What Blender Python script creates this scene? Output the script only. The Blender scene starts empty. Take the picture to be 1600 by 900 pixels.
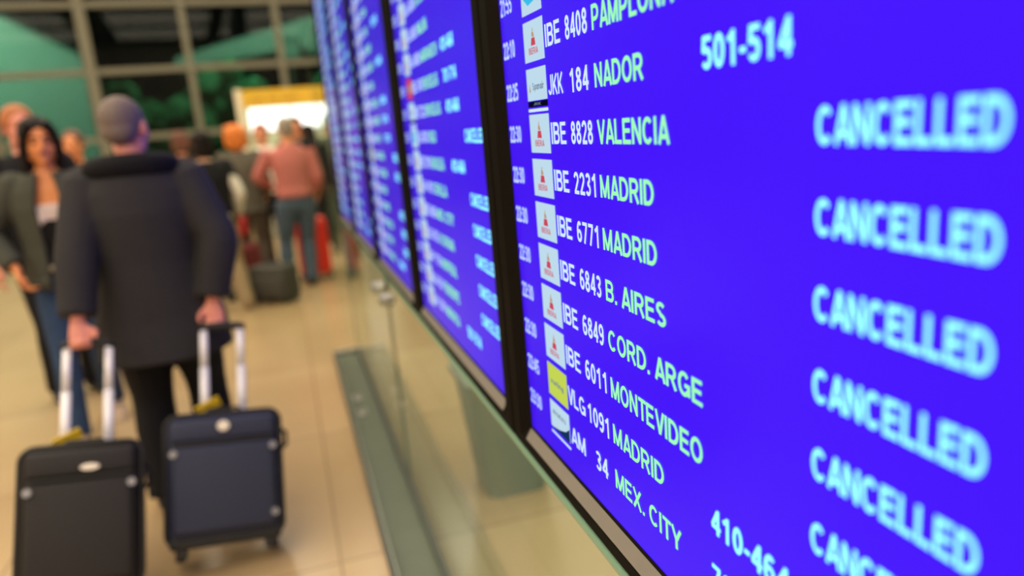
import bpy, bmesh, math, random
from mathutils import Vector, Matrix, Euler
random.seed(7)
C = bpy.context.scene.collection
SC = bpy.context.scene
PI = math.pi
R = math.radians

# ------------------------------------------------------------------ camera
CAM_H = 1.48
cam = bpy.data.cameras.new('camera')
cam.sensor_width = 36.0
cam.lens = 36.0 * 1125.0 / 1600.0
cam.clip_start = 0.02
cam.dof.use_dof = True
cam.dof.focus_distance = 0.88
cam.dof.aperture_fstop = 1.75
cam_o = bpy.data.objects.new('camera', cam)
C.objects.link(cam_o)
right = Vector((0.94936, -0.30376, -0.08028))
up = Vector((0.14299, 0.19018, 0.97128))
right.normalize()
up = (up - right * up.dot(right)).normalized()
back = right.cross(up).normalized()
M4 = Matrix((right, up, back)).transposed().to_4x4()
M4.translation = Vector((0, 0, CAM_H))
cam_o.matrix_world = M4
SC.camera = cam_o
SC.view_settings.view_transform = 'Standard'
SC.view_settings.look = 'None'
SC.view_settings.gamma = 1.0
SC.view_settings.exposure = 0.0
SC.view_settings.use_curve_mapping = False

# ------------------------------------------------------------------ world + lights
w = bpy.data.worlds.new('world')
SC.world = w
w.use_nodes = True
w.node_tree.nodes['Background'].inputs[0].default_value = (0.05, 0.07, 0.09, 1)
w.node_tree.nodes['Background'].inputs[1].default_value = 0.12

def area(name, loc, rot, sx, sy, power, col):
    l = bpy.data.lights.new(name, 'AREA')
    l.shape = 'RECTANGLE'; l.size = sx; l.size_y = sy
    l.energy = power; l.color = col
    o = bpy.data.objects.new(name, l)
    C.objects.link(o)
    o.location = loc; o.rotation_euler = rot
    return o

WARM = (1.0, 0.86, 0.66)
LAMP = 128.0
for ly in (-3.0, 0.5, 4.0, 7.5, 11.0):
    for lx in (-6.2, -1.8, 1.9):
        area('ceiling_lamp', (lx, ly, 5.85), (0, 0, 0), 3.2, 2.6, LAMP, WARM)
# added unseen lights that brighten the made-up wing, canopy and planting outside
area('added_outside_light', (-7.0, 18.5, 5.6), (R(70), 0, R(12)), 3.0, 0.6, 700, (0.9, 1.0, 0.92))
area('added_outside_light', (0.4, 16.0, 5.6), (R(40), 0, R(-8)), 2.0, 0.6, 480, (0.9, 1.0, 0.92))

# ------------------------------------------------------------------ materials
MATS = {}
def pbr(name, col, rough=0.6, metal=0.0, spec=0.5, noise=0.0, nscale=40.0, bump=0.0, coat=0.0, emis=None, estr=0.0, sheen=0.0):
    if name in MATS: return MATS[name]
    m = bpy.data.materials.new(name); m.use_nodes = True
    nt = m.node_tree; b = nt.nodes['Principled BSDF']
    b.inputs['Base Color'].default_value = (*col, 1)
    b.inputs['Roughness'].default_value = rough
    b.inputs['Metallic'].default_value = metal
    b.inputs['Specular IOR Level'].default_value = spec
    b.inputs['Coat Weight'].default_value = coat
    b.inputs['Sheen Weight'].default_value = sheen
    if emis:
        b.inputs['Emission Color'].default_value = (*emis, 1)
        b.inputs['Emission Strength'].default_value = estr
    if noise or bump:
        tc = nt.nodes.new('ShaderNodeTexCoord')
        n = nt.nodes.new('ShaderNodeTexNoise')
        n.inputs['Scale'].default_value = nscale; n.inputs['Detail'].default_value = 4
        nt.links.new(tc.outputs['Object'], n.inputs['Vector'])
        if noise:
            mx = nt.nodes.new('ShaderNodeMix'); mx.data_type = 'RGBA'
            mx.inputs[6].default_value = (*[max(0, c * (1 - noise)) for c in col], 1)
            mx.inputs[7].default_value = (*[min(1, c * (1 + noise)) for c in col], 1)
            nt.links.new(n.outputs['Fac'], mx.inputs[0])
            nt.links.new(mx.outputs[2], b.inputs['Base Color'])
        if bump:
            bp = nt.nodes.new('ShaderNodeBump'); bp.inputs['Strength'].default_value = bump
            bp.inputs['Distance'].default_value = 0.01
            nt.links.new(n.outputs['Fac'], bp.inputs['Height'])
            nt.links.new(bp.outputs['Normal'], b.inputs['Normal'])
    MATS[name] = m
    return m

def emit(name, col, s=1.0):
    if name in MATS: return MATS[name]
    m = bpy.data.materials.new(name); m.use_nodes = True
    nt = m.node_tree; nt.nodes.clear()
    e = nt.nodes.new('ShaderNodeEmission'); o = nt.nodes.new('ShaderNodeOutputMaterial')
    e.inputs[0].default_value = (*col, 1); e.inputs[1].default_value = s
    nt.links.new(e.outputs[0], o.inputs[0])
    MATS[name] = m
    return m

def glass(name, tint, refl=1.0, rough=0.0, ior=1.5):
    if name in MATS: return MATS[name]
    m = bpy.data.materials.new(name); m.use_nodes = True
    nt = m.node_tree; nt.nodes.clear()
    t = nt.nodes.new('ShaderNodeBsdfTransparent'); t.inputs[0].default_value = (*tint, 1)
    g = nt.nodes.new('ShaderNodeBsdfGlossy'); g.inputs[0].default_value = (refl, refl, refl, 1); g.inputs['Roughness'].default_value = rough
    f = nt.nodes.new('ShaderNodeFresnel'); f.inputs[0].default_value = ior
    mx = nt.nodes.new('ShaderNodeMixShader'); o = nt.nodes.new('ShaderNodeOutputMaterial')
    nt.links.new(f.outputs[0], mx.inputs[0]); nt.links.new(t.outputs[0], mx.inputs[1])
    nt.links.new(g.outputs[0], mx.inputs[2]); nt.links.new(mx.outputs[0], o.inputs[0])
    MATS[name] = m
    return m

def s2l(*c):
    return tuple(((v / 255) / 12.92 if v / 255 <= 0.04045 else ((v / 255 + 0.055) / 1.055) ** 2.4) for v in c)

# floor: polished pale tan terrazzo slabs with fine joints
def floor_mat():
    m = bpy.data.materials.new('tan_polished_floor'); m.use_nodes = True
    nt = m.node_tree; b = nt.nodes['Principled BSDF']
    tc = nt.nodes.new('ShaderNodeTexCoord')
    br = nt.nodes.new('ShaderNodeTexBrick')
    br.offset = 0.0
    br.inputs['Scale'].default_value = 1.0
    br.inputs['Brick Width'].default_value = 1.2; br.inputs['Row Height'].default_value = 1.2
    br.inputs['Mortar Size'].default_value = 0.006; br.inputs['Mortar Smooth'].default_value = 0.4
    br.inputs['Color1'].default_value = (*s2l(196, 170, 130), 1)
    br.inputs['Color2'].default_value = (*s2l(184, 158, 119), 1)
    br.inputs['Mortar'].default_value = (*s2l(158, 134, 100), 1)
    n = nt.nodes.new('ShaderNodeTexNoise'); n.inputs['Scale'].default_value = 1.3; n.inputs['Detail'].default_value = 6
    mx = nt.nodes.new('ShaderNodeMix'); mx.data_type = 'RGBA'; mx.blend_type = 'MULTIPLY'
    ra = nt.nodes.new('ShaderNodeValToRGB')
    ra.color_ramp.elements[0].position = 0.3; ra.color_ramp.elements[0].color = (0.86, 0.84, 0.80, 1)
    ra.color_ramp.elements[1].position = 0.7; ra.color_ramp.elements[1].color = (1, 1, 1, 1)
    mx.inputs[0].default_value = 1.0
    nt.links.new(tc.outputs['Object'], br.inputs['Vector']); nt.links.new(tc.outputs['Object'], n.inputs['Vector'])
    nt.links.new(n.outputs['Fac'], ra.inputs[0])
    nt.links.new(br.outputs['Color'], mx.inputs[6]); nt.links.new(ra.outputs[0], mx.inputs[7])
    nt.links.new(mx.outputs[2], b.inputs['Base Color'])
    b.inputs['Roughness'].default_value = 0.2
    b.inputs['Specular IOR Level'].default_value = 0.5
    return m
M_FLOOR = floor_mat()
M_WALL = pbr('pale_plaster', (0.55, 0.52, 0.45), 0.8, noise=0.05, nscale=3)
M_CEIL = pbr('grey_ceiling', (0.35, 0.34, 0.31), 0.9, noise=0.05, nscale=2)
M_ALU = pbr('taupe_aluminium', s2l(112, 110, 92), 0.6, 0.0, noise=0.06, nscale=6)
M_BEZEL = pbr('black_bezel', (0.008, 0.007, 0.006), 0.5, 0.0, spec=0.02, noise=0.1, nscale=30)
M_SILL = pbr('painted_lit_bezel_lip', (0.20, 0.185, 0.16), 0.45, noise=0.08, nscale=30)  # lighter tone puts ceiling light into the lower bezel chamfer
M_STEEL = pbr('brushed_steel', (0.62, 0.62, 0.6), 0.28, 1.0, noise=0.06, nscale=60)
M_DARKSTEEL = pbr('dark_steel', (0.10, 0.115, 0.105), 0.35, 0.6, noise=0.1, nscale=25)
M_GLASS = glass('green_tinted_glass', (0.84, 0.98, 1.0), 1.0, 0.0, 1.12)
M_GLASSBACK = glass('glass_back_face', (0.96, 0.99, 1.0), 1.0, 0.0, 1.001)
M_GLASSTALL = glass('reflecting_green_glass', (0.45, 0.62, 0.50), 1.0, 0.0, 1.5)
M_GEDGE = pbr('polished_glass_edge', s2l(130, 165, 140), 0.2)
M_PANE = glass('dark_green_glazing', (0.23, 0.35, 0.28), 0.22)
M_BLUE = emit('blue_screen', s2l(70, 18, 255), 1.0)
def screen_gloss(m):
    nt = m.node_tree; e = nt.nodes['Emission']; o = nt.nodes['Material Output']
    g = nt.nodes.new('ShaderNodeBsdfGlossy'); g.inputs['Roughness'].default_value = 0.22
    f = nt.nodes.new('ShaderNodeFresnel'); f.inputs[0].default_value = 1.17
    mx = nt.nodes.new('ShaderNodeMixShader')
    nt.links.new(f.outputs[0], mx.inputs[0]); nt.links.new(e.outputs[0], mx.inputs[1]); nt.links.new(g.outputs[0], mx.inputs[2]); nt.links.new(mx.outputs[0], o.inputs[0])
screen_gloss(M_BLUE)
M_TW = emit('white_lettering', s2l(200, 222, 255), 1.15)
M_TG = emit('green_white_lettering', s2l(152, 246, 168), 1.2)
M_TC = emit('cyan_white_lettering', s2l(140, 240, 248), 1.6)
M_LW = emit('white_logo_tile', s2l(200, 230, 248), .9)
M_LR = emit('red_logo_print', s2l(205, 70, 90), 1.0)
M_LY = emit('ochre_logo_print', s2l(190, 150, 110), 1.0)
M_LG = emit('grey_logo_print', s2l(105, 125, 150), 1.0)
M_LK = emit('black_logo_bar', s2l(10, 8, 30), 1.0)
M_LC = emit('cyan_logo_print', s2l(60, 190, 235), 1.0)
M_LYG = emit('yellow_green_logo_tile', s2l(196, 214, 84), 1.0)
M_LN = emit('navy_logo_print', s2l(20, 50, 90), 1.0)
M_BLACKCLOTH = pbr('black_cloth', (0.010, 0.010, 0.012), 0.85, noise=0.2, nscale=60, bump=0.15)

# ------------------------------------------------------------------ mesh helpers
def link_mesh(name, me, parent=None):
    o = bpy.data.objects.new(name, me); C.objects.link(o)
    if parent is not None: o.parent = parent
    return o

def build(name, bm, mats, parent=None, smooth=False, off=None):
    """link bm as one mesh; off = the parent's world place, subtracted when bm was made in world coordinates"""
    if off is not None:
        bmesh.ops.translate(bm, verts=bm.verts, vec=-Vector(off))
    bmesh.ops.recalc_face_normals(bm, faces=bm.faces)
    me = bpy.data.meshes.new(name); bm.to_mesh(me); bm.free()
    if not isinstance(mats, (list, tuple)): mats = [mats]
    for m in mats: me.materials.append(m)
    if smooth:
        for p in me.polygons: p.use_smooth = True
    return link_mesh(name, me, parent)

def tag(o, label, cat, group=None):
    o['label'] = label; o['category'] = cat
    if group: o['group'] = group
    return o

def thing(name, label, cat, loc=(0, 0, 0), rotz=0.0, group=None):
    o = bpy.data.objects.new(name, None); C.objects.link(o)
    o.location = loc; o.rotation_euler = (0, 0, rotz)
    o.empty_display_size = 0.1
    return tag(o, label, cat, group)

def struct(name, bm, mats, smooth=False):
    o = build(name, bm, mats, None, smooth); o['kind'] = 'structure'
    return o

def box(bm, x0, x1, y0, y1, z0, z1, mat=0, bevel=0.0, segs=2):
    r = bmesh.ops.create_cube(bm, size=1.0)
    vs = r['verts']
    for v in vs:
        v.co = Vector((x0 + (v.co.x + .5) * (x1 - x0), y0 + (v.co.y + .5) * (y1 - y0), z0 + (v.co.z + .5) * (z1 - z0)))
    fs = list({f for v in vs for f in v.link_faces})
    for f in fs: f.material_index = mat
    if bevel > 0:
        es = list({e for v in vs for e in v.link_edges})
        bmesh.ops.bevel(bm, geom=es, offset=bevel, segments=segs, profile=0.5, affect='EDGES', material=mat)
    return bm

def frame(t, ref):
    t = t.normalized()
    u = ref - t * ref.dot(t)
    if u.length < 1e-4:
        u = Vector((0, 1, 0)) - t * t.y
        if u.length < 1e-4: u = Vector((1, 0, 0)) - t * t.x
    u.normalize()
    return u, t.cross(u)

def tube(bm, pts, rad, ref=(1, 0, 0), seg=14, cap=True, mat=0, closed=False):
    """loft round/elliptic rings along pts; rad: number or (ru, rv) per point"""
    pts = [Vector(p) for p in pts]; ref = Vector(ref); rings = []
    n = len(pts)
    if not isinstance(rad, (list, tuple)): rad = [rad] * n
    for i, p in enumerate(pts):
        if closed: t = pts[(i + 1) % n] - pts[(i - 1) % n]
        elif i == 0: t = pts[1] - pts[0]
        elif i == n - 1: t = pts[-1] - pts[-2]
        else: t = (pts[i + 1] - p).normalized() + (p - pts[i - 1]).normalized()
        if closed:
            u, v = frame(t, ref)
        else:
            u, v = frame(t, ref)
        r = rad[i]
        ru, rv = r if isinstance(r, (list, tuple)) else (r, r)
        rings.append([bm.verts.new(p + u * (ru * math.cos(a)) + v * (rv * math.sin(a))) for a in (2 * PI * k / seg for k in range(seg))])
    fs = []
    m = n if closed else n - 1
    for i in range(m):
        a, b = rings[i], rings[(i + 1) % n]
        for k in range(seg):
            fs.append(bm.faces.new((a[k], a[(k + 1) % seg], b[(k + 1) % seg], b[k])))
    if cap and not closed:
        fs.append(bm.faces.new(list(reversed(rings[0])))); fs.append(bm.faces.new(rings[-1]))
    for f in fs: f.material_index = mat
    return rings

def ball(bm, c, r, mat=0, seg=16, rot=None):
    res = bmesh.ops.create_uvsphere(bm, u_segments=seg, v_segments=max(8, seg * 2 // 3), radius=1.0)
    rx, ry, rz = (r, r, r) if not isinstance(r, (list, tuple)) else r
    c = Vector(c)
    for v in res['verts']:
        q = Vector((v.co.x * rx, v.co.y * ry, v.co.z * rz))
        if rot is not None: q = rot @ q
        v.co = q + c
    for f in {f for v in res['verts'] for f in v.link_faces}: f.material_index = mat

def disc(bm, c, axis, r, h, seg=20, mat=0):
    a = Vector(axis).normalized(); c = Vector(c)
    ref = Vector((0, 0, 1)) if abs(a.z) < 0.9 else Vector((1, 0, 0))
    tube(bm, [c - a * h / 2, c + a * h / 2], r, ref, seg, True, mat)

def xform(bm, mat4):
    bmesh.ops.transform(bm, matrix=mat4, verts=bm.verts)

def remeshed(name, bm, vox, smooth_it, mats, parent=None, paint=None):
    """weld the overlapping pieces of bm into one continuous skin"""
    bmesh.ops.recalc_face_normals(bm, faces=bm.faces)
    me = bpy.data.meshes.new(name + '_raw'); bm.to_mesh(me); bm.free()
    o = bpy.data.objects.new(name + '_raw', me); C.objects.link(o)
    md = o.modifiers.new('r', 'REMESH'); md.mode = 'VOXEL'; md.voxel_size = vox
    sm = o.modifiers.new('s', 'SMOOTH'); sm.iterations = smooth_it; sm.factor = 0.5
    dg = bpy.context.evaluated_depsgraph_get()
    out = bpy.data.meshes.new_from_object(o.evaluated_get(dg))
    bpy.data.objects.remove(o); bpy.data.meshes.remove(me)
    out.name = name
    out.materials.clear()
    if not isinstance(mats, (list, tuple)): mats = [mats]
    for m in mats: out.materials.append(m)
    for p in out.polygons:
        p.use_smooth = True
        p.material_index = paint(p.center) if paint else 0
    return link_mesh(name, out, parent)

# ------------------------------------------------------------------ the hall
A13 = R(3)
WU = Vector((math.cos(A13), math.sin(A13), 0)); WN = Vector((-math.sin(A13), math.cos(A13), 0)); WP = Vector((0, 14.5, 0))
def wpt(u, n, z): return WP + WU * u + WN * n + Vector((0, 0, z))
def wbox(bm, u0, u1, n0, n1, z0, z1, mat=0):
    k = len(bm.verts)
    r = bmesh.ops.create_cube(bm, size=1.0)
    for v in r['verts']:
        v.co = wpt(u0 + (v.co.x + .5) * (u1 - u0), n0 + (v.co.y + .5) * (n1 - n0), z0 + (v.co.z + .5) * (z1 - z0))
    for f in {f for v in r['verts'] for f in v.link_faces}: f.material_index = mat

XL, XR, YB, YE, ZC = -9.0, 3.3, -5.0, 14.75, 6.0
bm = bmesh.new(); box(bm, XL - .2, XR + .2, YB - .2, YE, -0.2, 0.0); struct('floor', bm, M_FLOOR)
bm = bmesh.new(); box(bm, XL - .2, XR + .2, YB - .2, YE, ZC, ZC + .2); struct('ceiling', bm, M_CEIL)
bm = bmesh.new(); box(bm, XL - .2, XL, YB - .2, YE, 0, ZC); struct('wall_left', bm, M_WALL)
bm = bmesh.new(); box(bm, XR, XR + .2, YB - .2, YE, 0, ZC); struct('wall_right', bm, M_WALL)
bm = bmesh.new(); box(bm, XL, XR, YB - .2, YB, 0, ZC); struct('wall_back', bm, M_WALL)

# end wall: a curtain wall of dark green glass in taupe aluminium
COLS = [-2.85 + 1.565 * k for k in range(-4, 5)]
ROWS = [0.0, 0.65, 1.75, 2.875, 3.96, 5.05, 6.0]
for i in range(len(COLS) - 1):
    bm = bmesh.new()
    for j in range(len(ROWS) - 1):
        wbox(bm, COLS[i] + .045, COLS[i + 1] - .045, -.006, .006, ROWS[j] + .045, ROWS[j + 1] - .045)
    struct('window_%d' % (i + 1), bm, M_PANE)
tn = 1
for i, u in enumerate(COLS):
    hw = 0.085 if i == 4 else 0.055
    bm = bmesh.new(); wbox(bm, u - hw, u + hw, -.10, .08, 0, ZC); struct('trim_%d' % tn, bm, M_ALU); tn += 1
for j, z in enumerate(ROWS):
    bm = bmesh.new()
    for i in range(len(COLS) - 1):
        wbox(bm, COLS[i] + .05, COLS[i + 1] - .05, -.06, .06, max(0, z - .05), min(ZC, z + .05))
    struct('trim_%d' % tn, bm, M_ALU); tn += 1

# outside at night: made-up wing and canopy for bright reflections in the glass, planting, paving
M_OUT = pbr('pale_render_outside', (0.72, 0.80, 0.74), 0.9, noise=0.08, nscale=2)
M_ROOF = pbr('dark_roof_outside', (0.05, 0.05, 0.05), 0.8, noise=0.1, nscale=5)
bm = bmesh.new(); wbox(bm, -14, 12, 0.3, 16, -0.25, -0.05); struct('ground', bm, pbr('outside_paving', (0.25, 0.26, 0.24), 0.8, noise=0.1, nscale=3))
def prism_w(bm, poly, n0, n1, mat=0):
    a = [bm.verts.new(wpt(u, n0, z)) for u, z in poly]; b = [bm.verts.new(wpt(u, n1, z)) for u, z in poly]
    k = len(poly); fs = [bm.faces.new(a), bm.faces.new(list(reversed(b)))]
    for i in range(k): fs.append(bm.faces.new((a[i], b[i], b[(i + 1) % k], a[(i + 1) % k])))
    for f in fs: f.material_index = mat
wing = thing('madeup_wing', 'made-up pale wing shaped after the green reflection in the leftmost glass', 'building', wpt(-7.0, 9.0, -0.05))
bm = bmesh.new(); prism_w(bm, [(-14, -0.05), (-4.2, -0.05), (-4.2, 4.12), (-14, 10.2)], 8.0, 11.0)
build('wall', bm, M_OUT, wing, off=wing.location)
bm = bmesh.new(); prism_w(bm, [(-14, 10.2), (-4.0, 4.0), (-4.0, 4.15), (-14, 10.4)], 7.6, 11.2)
build('roof', bm, M_ROOF, wing, off=wing.location)

# ------------------------------------------------------------------ lettering
# a plain bold grotesque alphabet drawn as strokes: cap height 1, W = width, T = stroke
T = 0.165
def _arc(cx, cy, rx, ry, a0, a1, n=10):
    return [(cx + rx * math.cos(R(a0 + (a1 - a0) * i / n)), cy + ry * math.sin(R(a0 + (a1 - a0) * i / n))) for i in range(n + 1)]
def _glyphs():
    h = T / 2; b, t = h, 1 - h
    G = {}
    def o(w, lo=b, hi=t): return _arc(w / 2, (lo + hi) / 2, w / 2 - h, (hi - lo) / 2, 90, 450, 28)
    def bowl(x0, x1, lo, hi):
        r = (hi - lo) / 2; rx = min(r, (x1 - x0) * .62)
        return [(x0, hi), (x1 - rx, hi)] + _arc(x1 - rx, (lo + hi) / 2, rx, r, 90, -90, 12)[1:-1] + [(x1 - rx, lo), (x0, lo)]
    S = lambda x: [(x, 0), (x, 1)]
    G['A'] = (.76, [[(h * .9, 0), (.38, 1)], [(.76 - h * .9, 0), (.38, 1)], [(.2, .27), (.56, .27)]])
    G['B'] = (.70, [S(h), bowl(h, .70 - h * 1.3, .52, t), bowl(h, .70 - h, b, .52)])
    G['C'] = (.72, [_arc(.37, .5, .37 - h, .5 - h, 42, 318, 22)])
    G['D'] = (.72, [S(h), bowl(h, .72 - h, b, t)])
    G['E'] = (.63, [S(h), [(h, t), (.61, t)], [(h, .52), (.57, .52)], [(h, b), (.63, b)]])
    G['F'] = (.60, [S(h), [(h, t), (.60, t)], [(h, .50), (.53, .50)]])
    G['G'] = (.77, [_arc(.38, .5, .38 - h, .5 - h, 42, 330, 22), [(.42, .46), (.77 - h, .46), (.77 - h, .06)]])
    G['H'] = (.70, [S(h), S(.70 - h), [(h, .52), (.70 - h, .52)]])
    G['I'] = (T, [S(h)])
    G['J'] = (.56, [[(.56 - h, 1), (.56 - h, .3)] + _arc(.28, .3, .28 - h, .3 - h, 0, -170, 10)])
    G['K'] = (.72, [S(h), [(h, .30), (.66, 1)], [(.27, .55), (.66, 0)]])
    G['L'] = (.58, [S(h), [(h, b), (.58, b)]])
    G['M'] = (.84, [S(h), S(.84 - h), [(h, .96), (.42, .04)], [(.84 - h, .96), (.42, .04)]])
    G['N'] = (.70, [S(h), S(.70 - h), [(h, .96), (.70 - h, .04)]])
    G['O'] = (.78, [o(.78)])
    G['P'] = (.67, [S(h), bowl(h, .67 - h, .42, t)])
    G['Q'] = (.78, [o(.78), [(.48, .28), (.74, -.02)]])
    G['R'] = (.72, [S(h), bowl(h, .69 - h, .46, t), [(.38, .46), (.66, 0)]])
    s_ = _arc(.33, .735, .30 - h, .265 - h, 30, 270, 12)[:-1] + _arc(.34, .275, .32 - h, .275 - h, 90, -150, 12)
    G['S'] = (.67, [s_])
    G['T'] = (.62, [S(.31), [(0, t), (.62, t)]])
    G['U'] = (.70, [[(h, 1), (h, .34)] + _arc(.35, .34, .35 - h, .34 - h, 180, 360, 12) + [(.70 - h, .34), (.70 - h, 1)]])
    G['V'] = (.72, [[(h * .9, 1), (.36, 0)], [(.72 - h * .9, 1), (.36, 0)]])
    G['W'] = (1.0, [[(h * .8, 1), (.27, 0)], [(.27, 0), (.5, 1)], [(.5, 1), (.73, 0)], [(1 - h * .8, 1), (.73, 0)]])
    G['X'] = (.72, [[(.06, 0), (.66, 1)], [(.06, 1), (.66, 0)]])
    G['Y'] = (.72, [[(.06, 1), (.36, .42)], [(.66, 1), (.36, .42)], [(.36, .48), (.36, 0)]])
    G['Z'] = (.64, [[(.03, t), (.60, t)], [(.04, b), (.62, b)], [(.07, b), (.56, t)]])
    w = .56; m = w / 2
    G['0'] = (w, [o(w)])
    G['1'] = (w, [[(m + .06, 0), (m + .06, 1)], [(.08, .72), (m + .06, .90)]])
    G['2'] = (w, [_arc(m, .70, m - h, .30 - h, 170, -35, 12) + [(h * 1.2, b)], [(h * .4, b), (w, b)]])
    G['3'] = (w, [_arc(m - .01, .745, m - h - .02, .255 - h, 155, -90, 12), _arc(m - .01, .28, m - h, .28 - h, 90, -155, 12), [(m - .08, .52), (m + .04, .52)]])
    G['4'] = (w, [[(w - .15, 0), (w - .15, 1)], [(w - .15, .95), (.06, .30)], [(.02, .29), (w + .01, .29)]])
    G['5'] = (w, [[(w - .04, t), (.13, t), (.09, .50)], _arc(m - .01, .33, m - h, .33 - h, 140, -150, 14)])
    G['6'] = (w, [_arc(m, .31, m - h, .31 - h, 90, 450, 20), _arc(m + .03, .50, m + .03 - h, .50 - h, 50, 190, 10)])
    G['7'] = (w, [[(.02, t), (w - .02, t)], [(w - .08, t), (.19, 0)]])
    G['8'] = (w, [_arc(m, .745, m - h - .03, .255 - h, 90, 450, 18), _arc(m, .275, m - h, .275 - h, 90, 450, 18)])
    G['9'] = (w, [_arc(m, .69, m - h, .31 - h, 90, 450, 20), _arc(m - .03, .50, m + .03 - h, .50 - h, 230, 370, 10)])
    G[':'] = (T, [[(h, .08), (h, .25)], [(h, .52), (h, .69)]])
    G['.'] = (T, [[(h, 0), (h, .17)]])
    G['-'] = (.30, [[(0, .38), (.30, .38)]])
    x = .72
    G['a'] = (.56, [o(.5, b, x - h), [(.56 - h, 0), (.56 - h, x)]])
    G['e'] = (.56, [_arc(.28, x / 2, .28 - h, x / 2 - h, 0, 315, 18), [(h, x / 2), (.56 - h, x / 2)]])
    G['g'] = (.56, [o(.5, b, x - h), [(.56 - h, x), (.56 - h, -.05)] + _arc(.28, -.05, .28 - h, .16, 0, -160, 8)])
    G['i'] = (T, [[(h, 0), (h, x)], [(h, .84), (h, 1)]])
    G['l'] = (T, [S(h)])
    G['n'] = (.54, [[(h, 0), (h, x)], _arc(.27, x - .27, .27 - h, .27 - h, 170, 0, 10) + [(.54 - h, 0)]])
    G['p'] = (.58, [[(h, -.26), (h, x)], [(p + .04, q) for p, q in o(.54, b, x - h)]])
    G['r'] = (.36, [[(h, 0), (h, x)], _arc(.34, x - .34, .26, .26, 170, 85, 6)])
    G['u'] = (.54, [[(h, x), (h, .27)] + _arc(.27, .27, .27 - h, .27 - h, 180, 360, 10), [(.54 - h, 0), (.54 - h, x)]])
    G['v'] = (.54, [[(h, x), (.27, 0)], [(.54 - h, x), (.27, 0)]])
    return G
GLYPHS = _glyphs()

def stroke(vs, fs, pts, x):
    """a flat ribbon of width T along pts, mitred at the bends"""
    n = len(pts); closed = n > 3 and abs(pts[0][0] - pts[-1][0]) + abs(pts[0][1] - pts[-1][1]) < 1e-6
    if closed: pts = pts[:-1]; n -= 1
    base = len(vs)
    for i in range(n):
        if closed: a, c = pts[(i - 1) % n], pts[(i + 1) % n]
        else: a, c = pts[max(0, i - 1)], pts[min(n - 1, i + 1)]
        p = pts[i]
        def nrm(u, v):
            dx, dy = v[0] - u[0], v[1] - u[1]; l = math.hypot(dx, dy)
            return (-dy / l, dx / l) if l > 1e-9 else None
        n1, n2 = nrm(a, p), nrm(p, c)
        n1 = n1 or n2; n2 = n2 or n1
        mx, my = n1[0] + n2[0], n1[1] + n2[1]; l = math.hypot(mx, my) or 1
        mx, my = mx / l, my / l; k = T / 2 / max(.5, mx * n1[0] + my * n1[1])
        vs.append((x + p[0] + mx * k, p[1] + my * k)); vs.append((x + p[0] - mx * k, p[1] - my * k))
    for i in range(n if closed else n - 1):
        j = (i + 1) % n
        fs.append((base + 2 * i, base + 2 * i + 1, base + 2 * j + 1, base + 2 * j))

_tcache = {}
def text_geo(s):
    if s in _tcache: return _tcache[s]
    vs, fs, x = [], [], 0.0
    for ch in s:
        if ch == ' ':
            x += 0.30; continue
        adv, strokes = GLYPHS[ch]
        for st in strokes: stroke(vs, fs, st, x)
        x += adv + (0.03 if ch in 'AVYT' else 0.10)
    _tcache[s] = (vs, fs)
    return vs, fs

XS = 0.3486                                                   # plane of the screens
def put_text(bm, s, y_start, y_end, zc, hgt, mat, dx=0.0010):
    """letters lying on the screen from y_start (left) to y_end (right), cap height hgt"""
    vs, fs = text_geo(s)
    x0 = min(v[0] for v in vs); x1 = max(v[0] for v in vs); z0 = min(v[1] for v in vs); z1 = max(v[1] for v in vs)
    kx = (y_start - y_end) / (x1 - x0); kz = hgt / (z1 - z0)
    nv = [bm.verts.new((XS - dx, y_start - (x - x0) * kx, zc + (z - (z0 + z1) / 2) * kz)) for x, z in vs]
    for f in fs:
        try:
            bm.faces.new([nv[i] for i in f]).material_index = mat
        except ValueError:
            pass

def plate(bm, y0, y1, z0, z1, dx, mat):
    vs = [bm.verts.new((XS - dx, y, z)) for y, z in ((y0, z0), (y1, z0), (y1, z1), (y0, z1))]
    bm.faces.new(vs).material_index = mat

def poly(bm, pts, dx, mat):
    bm.faces.new([bm.verts.new((XS - dx, y, z)) for y, z in pts]).material_index = mat

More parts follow.
